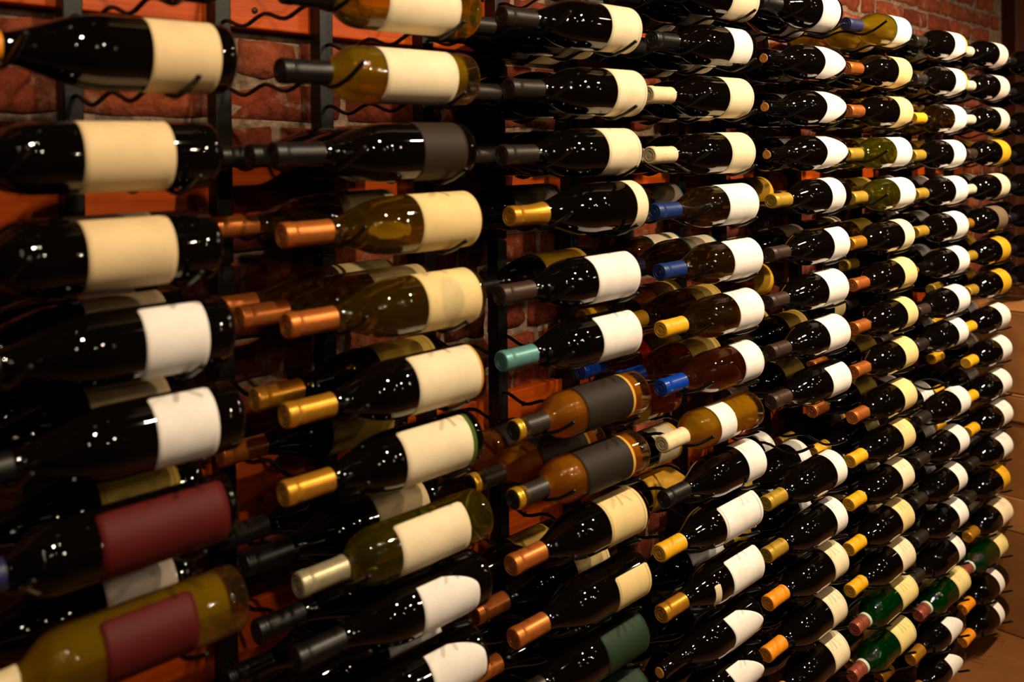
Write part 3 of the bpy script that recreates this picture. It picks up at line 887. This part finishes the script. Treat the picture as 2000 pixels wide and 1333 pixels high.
def col_phrase(c):
    k = COLS.index(c)
    return 'rack column above cartons' if c == 'I' else ORD[8-k]+' rack column from cartons'

LIFT = {(c, r[0]): r[2] for c in FRONT for r in FRONT[c]}
for c in COLS:
    k = COLS.index(c)
    for part, lo, hi in (('upper', -3, 1), ('lower', 2, 14)):
        if c == 'I' and part == 'lower':
            rows = [2, 3, 4]
        else:
            rows = list(range(lo, hi+1))
        zb = SPLIT if part == 'upper' else 0.002
        if c == 'I' and part == 'lower':
            zb = 1.075
        rk = empty('wall_wine_rack', (k*W, WALL_Y, zb))
        tag(rk, '%s black steel wine rack unit, %s' % (part, col_phrase(c)), 'wine rack', 'black steel label-forward wine racks')
        for xo in (NECK_X, BODY_X):
            if c == 'I' and part == 'lower':
                pm = box_mesh('post_short_mesh', -0.0125, 0.0125, POST_F, POST_B, 0, SPLIT-0.006-zb, 0.002, M_STEEL)
            else:
                pm = POST_UP if part == 'upper' else POST_LO
            p = put('post', pm, None, rk)
            p.location = (xo, -WALL_Y, 0)
        for r in rows:
            zr = Z0-DZ*r+LIFT.get((c, r), 0)
            for nm, ms, xo in (('neck_wire', NECK_WIRE, NECK_X), ('body_wire', BODY_WIRE, BODY_X)):
                w = put(nm, ms, None, rk)
                w.location = (xo, -WALL_Y, zr-zb)

# ------------------------------------------------------------------ bottles
NODIP = {'bg': 0.0, 'bd': -0.0027, 'ch': 0.0035}
rb = random.Random(21)
# how far the paper wraps round the bottle to each side, degrees, where its long edges show
HALF = {('A', 2, 0): 72, ('A', 3, 0): 72, ('B', 3, 0): 76, ('B', 4, 0): 78, ('B', 5, 0): 74, ('C', 2, 0): 78, ('C', 3, 0): 78, ('C', 7, 0): 54, ('C', 8, 0): 60,
        ('D', -2, 0): 60, ('D', 2, 0): 76, ('D', 7, 0): 62, ('D', 8, 0): 62, ('E', 5, 0): 58, ('F', 0, 0): 70, ('A', 4, 0): 80, ('A', 5, 0): 70, ('E', 2, 0): 80}
def bottle(c, row, slot, sh, gl, cp, lb, a, b, st, dx, dz):
    k = COLS.index(c)
    root = empty('wine_bottle', (k*W+dx, slot*DEPTH, Z0-DZ*row+dz+NODIP[sh]))
    root.rotation_euler = (0, math.radians(-1.2), 0)
    put('glass', glass_mesh(sh, gl), None, root)
    if gl in WINE:
        put('wine', wine_mesh(sh, gl), None, root)
    t0 = 0.232 if sh != 'ch' else 0.226
    if cp == 'cork':
        put('cork', CORK_MESH, None, root)
    else:
        if cp == 'rosecap':
            t0 = 0.246
        cpo = put('capsule', cap_mesh(sh, cp, t0, 0.286, 'full'), None, root)
        put('capsule_end', end_mesh(cp), None, cpo)
        if cp == 'chargoldcap':
            put('foil_band', BAND_GOLD['bd'], None, cpo)['label'] = 'gold foil band'
        if cp == 'rosecap':
            put('neck_ring', band_white(sh), None, cpo)['label'] = 'pale neck ring'
    half = HALF.get((c, row, slot), {'p': 62, 'a': 66}.get(st, 104 if row > 2 else 96))
    lab = put('label', label_mesh(sh, lb, a, b, st, half), None, root)
    # the paper faces out into the aisle, each bottle turned a little differently
    lab.rotation_euler = (math.radians(rb.uniform(-9, 9) - (4 if row < 0 else 0)), 0, 0)
    words = ('%s %s bottle, %s label, %s, %s tier down, %s' % (
        ('front', 'middle', 'back')[slot], GLASS_WORD[gl], LABEL_WORD.get(lb, lb),
        'bare cork' if cp == 'cork' else CAP[cp][3]+' capsule', ORD[row+4], col_phrase(c)))
    tag(root, words, 'wine bottle', 'wine bottles lying in the wall racks')
    return root, lab

BASE_DX = {(c, r[0]): r[1] for c in FRONT for r in FRONT[c]}
for c in COLS:
    rows = {r[0]: r for r in FRONT[c]}
    for row, rec in rows.items():
        _, dx, dz, sh, gl, cp, lb, a, b, st = rec
        root, lab = bottle(c, row, 0, sh, gl, cp, lb, a, b, st, dx, dz)
        if (c, row) == ('D', 8):     # small vertical strip label on the shoulder
            me = label_mesh('bg', 'cream', 0.172, 0.157, 'r', 34)
            s = put('strip_label', me, None, root)
            s.rotation_euler = (math.radians(6), 0, 0)
        for slot, no in ((1, NO_MID), (2, NO_BACK)):
            if row in no[c]:
                continue
            if (c, row, slot) in OTHER:
                sh2, gl2, cp2, lb2, a2, b2, st2 = OTHER[c, row, slot]
            else:
                sh2, gl2, cp2, lb2, a2, b2, st2 = sh, gl, cp, lb, a, b, st
            bottle(c, row, slot, sh2, gl2, cp2, lb2, a2, b2, st2, rb.uniform(-.012, .010), dz)

# ------------------------------------------------------------------ cartons stacked at the end of the racks
def carton(x0, x1, y0, y1, z0, z1, label, flaps=False):
    r = empty('cardboard_carton', ((x0+x1)/2, (y0+y1)/2, z0))
    tag(r, label, 'box', 'cardboard cartons stacked past the racks')
    hx, hy, h = (x1-x0)/2, (y1-y0)/2, z1-z0
    put('body', box_mesh('carton_body_mesh', -hx, hx, -hy, hy, 0.001, h-0.006, 0.004, M_CARD), None, r)
    put('flap', box_mesh('carton_flap_mesh', -hx, -0.0008, -hy, hy, h-0.0058, h-0.001, 0.001, M_CARD), None, r)
    put('flap', box_mesh('carton_flap_mesh', 0.0008, hx, -hy, hy, h-0.0058, h-0.001, 0.001, M_CARD), None, r)
    put('tape', box_mesh('carton_tape_mesh', -0.026, 0.026, -hy-0.001, hy+0.001, h-0.0012, h-0.0004, 0, M_TAPE), None, r)
    put('side_tape', box_mesh('carton_tape_mesh', -0.026, 0.026, -hy-0.001, -hy+0.0004, h-0.07, h-0.001, 0, M_TAPE), None, r)
    if flaps:
        # the end flap left folded up against the carton above
        f = put('open_flap', box_mesh('carton_open_flap_mesh', -0.002, 0.002, -hy+0.01, hy-0.01, 0.0, 0.105, 0.001, M_CARD_IN), None, r)
        f.location = (-hx+0.001, 0, h-0.002)
        f.rotation_euler = (0, math.radians(2), 0)
    return r
CX = 2.672
carton(CX, CX+0.40, -0.40, 0.16, 0.0, 0.345, 'largest cardboard carton, standing on the floor under the carton stack', True)
carton(CX+0.016, CX+0.38, -0.088, 0.19, 0.345, 0.697, 'tall cardboard carton resting on the large floor carton')
carton(CX+0.005, CX+0.39, -0.092, 0.20, 0.697, 0.786, 'flat cardboard carton between two taller cartons of the stack')
carton(CX+0.015, CX+0.37, -0.085, 0.19, 0.786, 1.060, 'topmost cardboard carton of the stack, below the last rack')

# ------------------------------------------------------------------ set the bricks: single ones where the wall shows, the rest joined
bpy.context.view_layer.update()
dg = bpy.context.evaluated_depsgraph_get()
score = []
for i, (x, z, h, var, rot, dy) in enumerate(brick_spots):
    L = 0.098 if h else 0.203
    s = 0
    for fx in (-.42, -.14, .14, .42):
        for fz in (-.3, .3):
            p = Vector((x+fx*L, WALL_Y-0.002, z+fz*0.055))
            d = p-CAM_POS
            q = d.dot(fwd)
            u = 1000+1711*d.dot(r2)/q
            v = 334.1-1711*d.dot(u2)/q
            if not (-20 < u < 2020 and -20 < v < 1353):
                continue
            hit, loc, nn, idx, ob, mm = scene.ray_cast(dg, CAM_POS, d.normalized(), distance=d.length-0.004)
            if hit and ob.name.startswith('glass') and ob.data.name.split('_')[2][:3] != 'blk':
                hit = False
            s += (not hit)*L/q
    score.append((s, i))
show = {i for s, i in sorted(score, reverse=True)[:300] if s > 0}
jv, jf = [], []
for i, (x, z, h, var, rot, dy) in enumerate(brick_spots):
    me = (HEADER if h else STRETCH)[var]
    if i in show:
        bo = put('brick', me, None, wall)
        bo.location = (x, WALL_Y+dy, z)
        bo.rotation_euler = (0, rot, 0)
    else:
        n0 = len(jv)
        for q in me.vertices:
            jv.append((x+q.co.x, WALL_Y+dy+q.co.y, z+q.co.z))
        for p in me.polygons:
            jf.append(tuple(n0+t for t in p.vertices))
st = put('brickwork', mesh_from('brickwork_mesh', jv, jf, True, M_BRICK), None, wall)
st['kind'] = 'stuff'
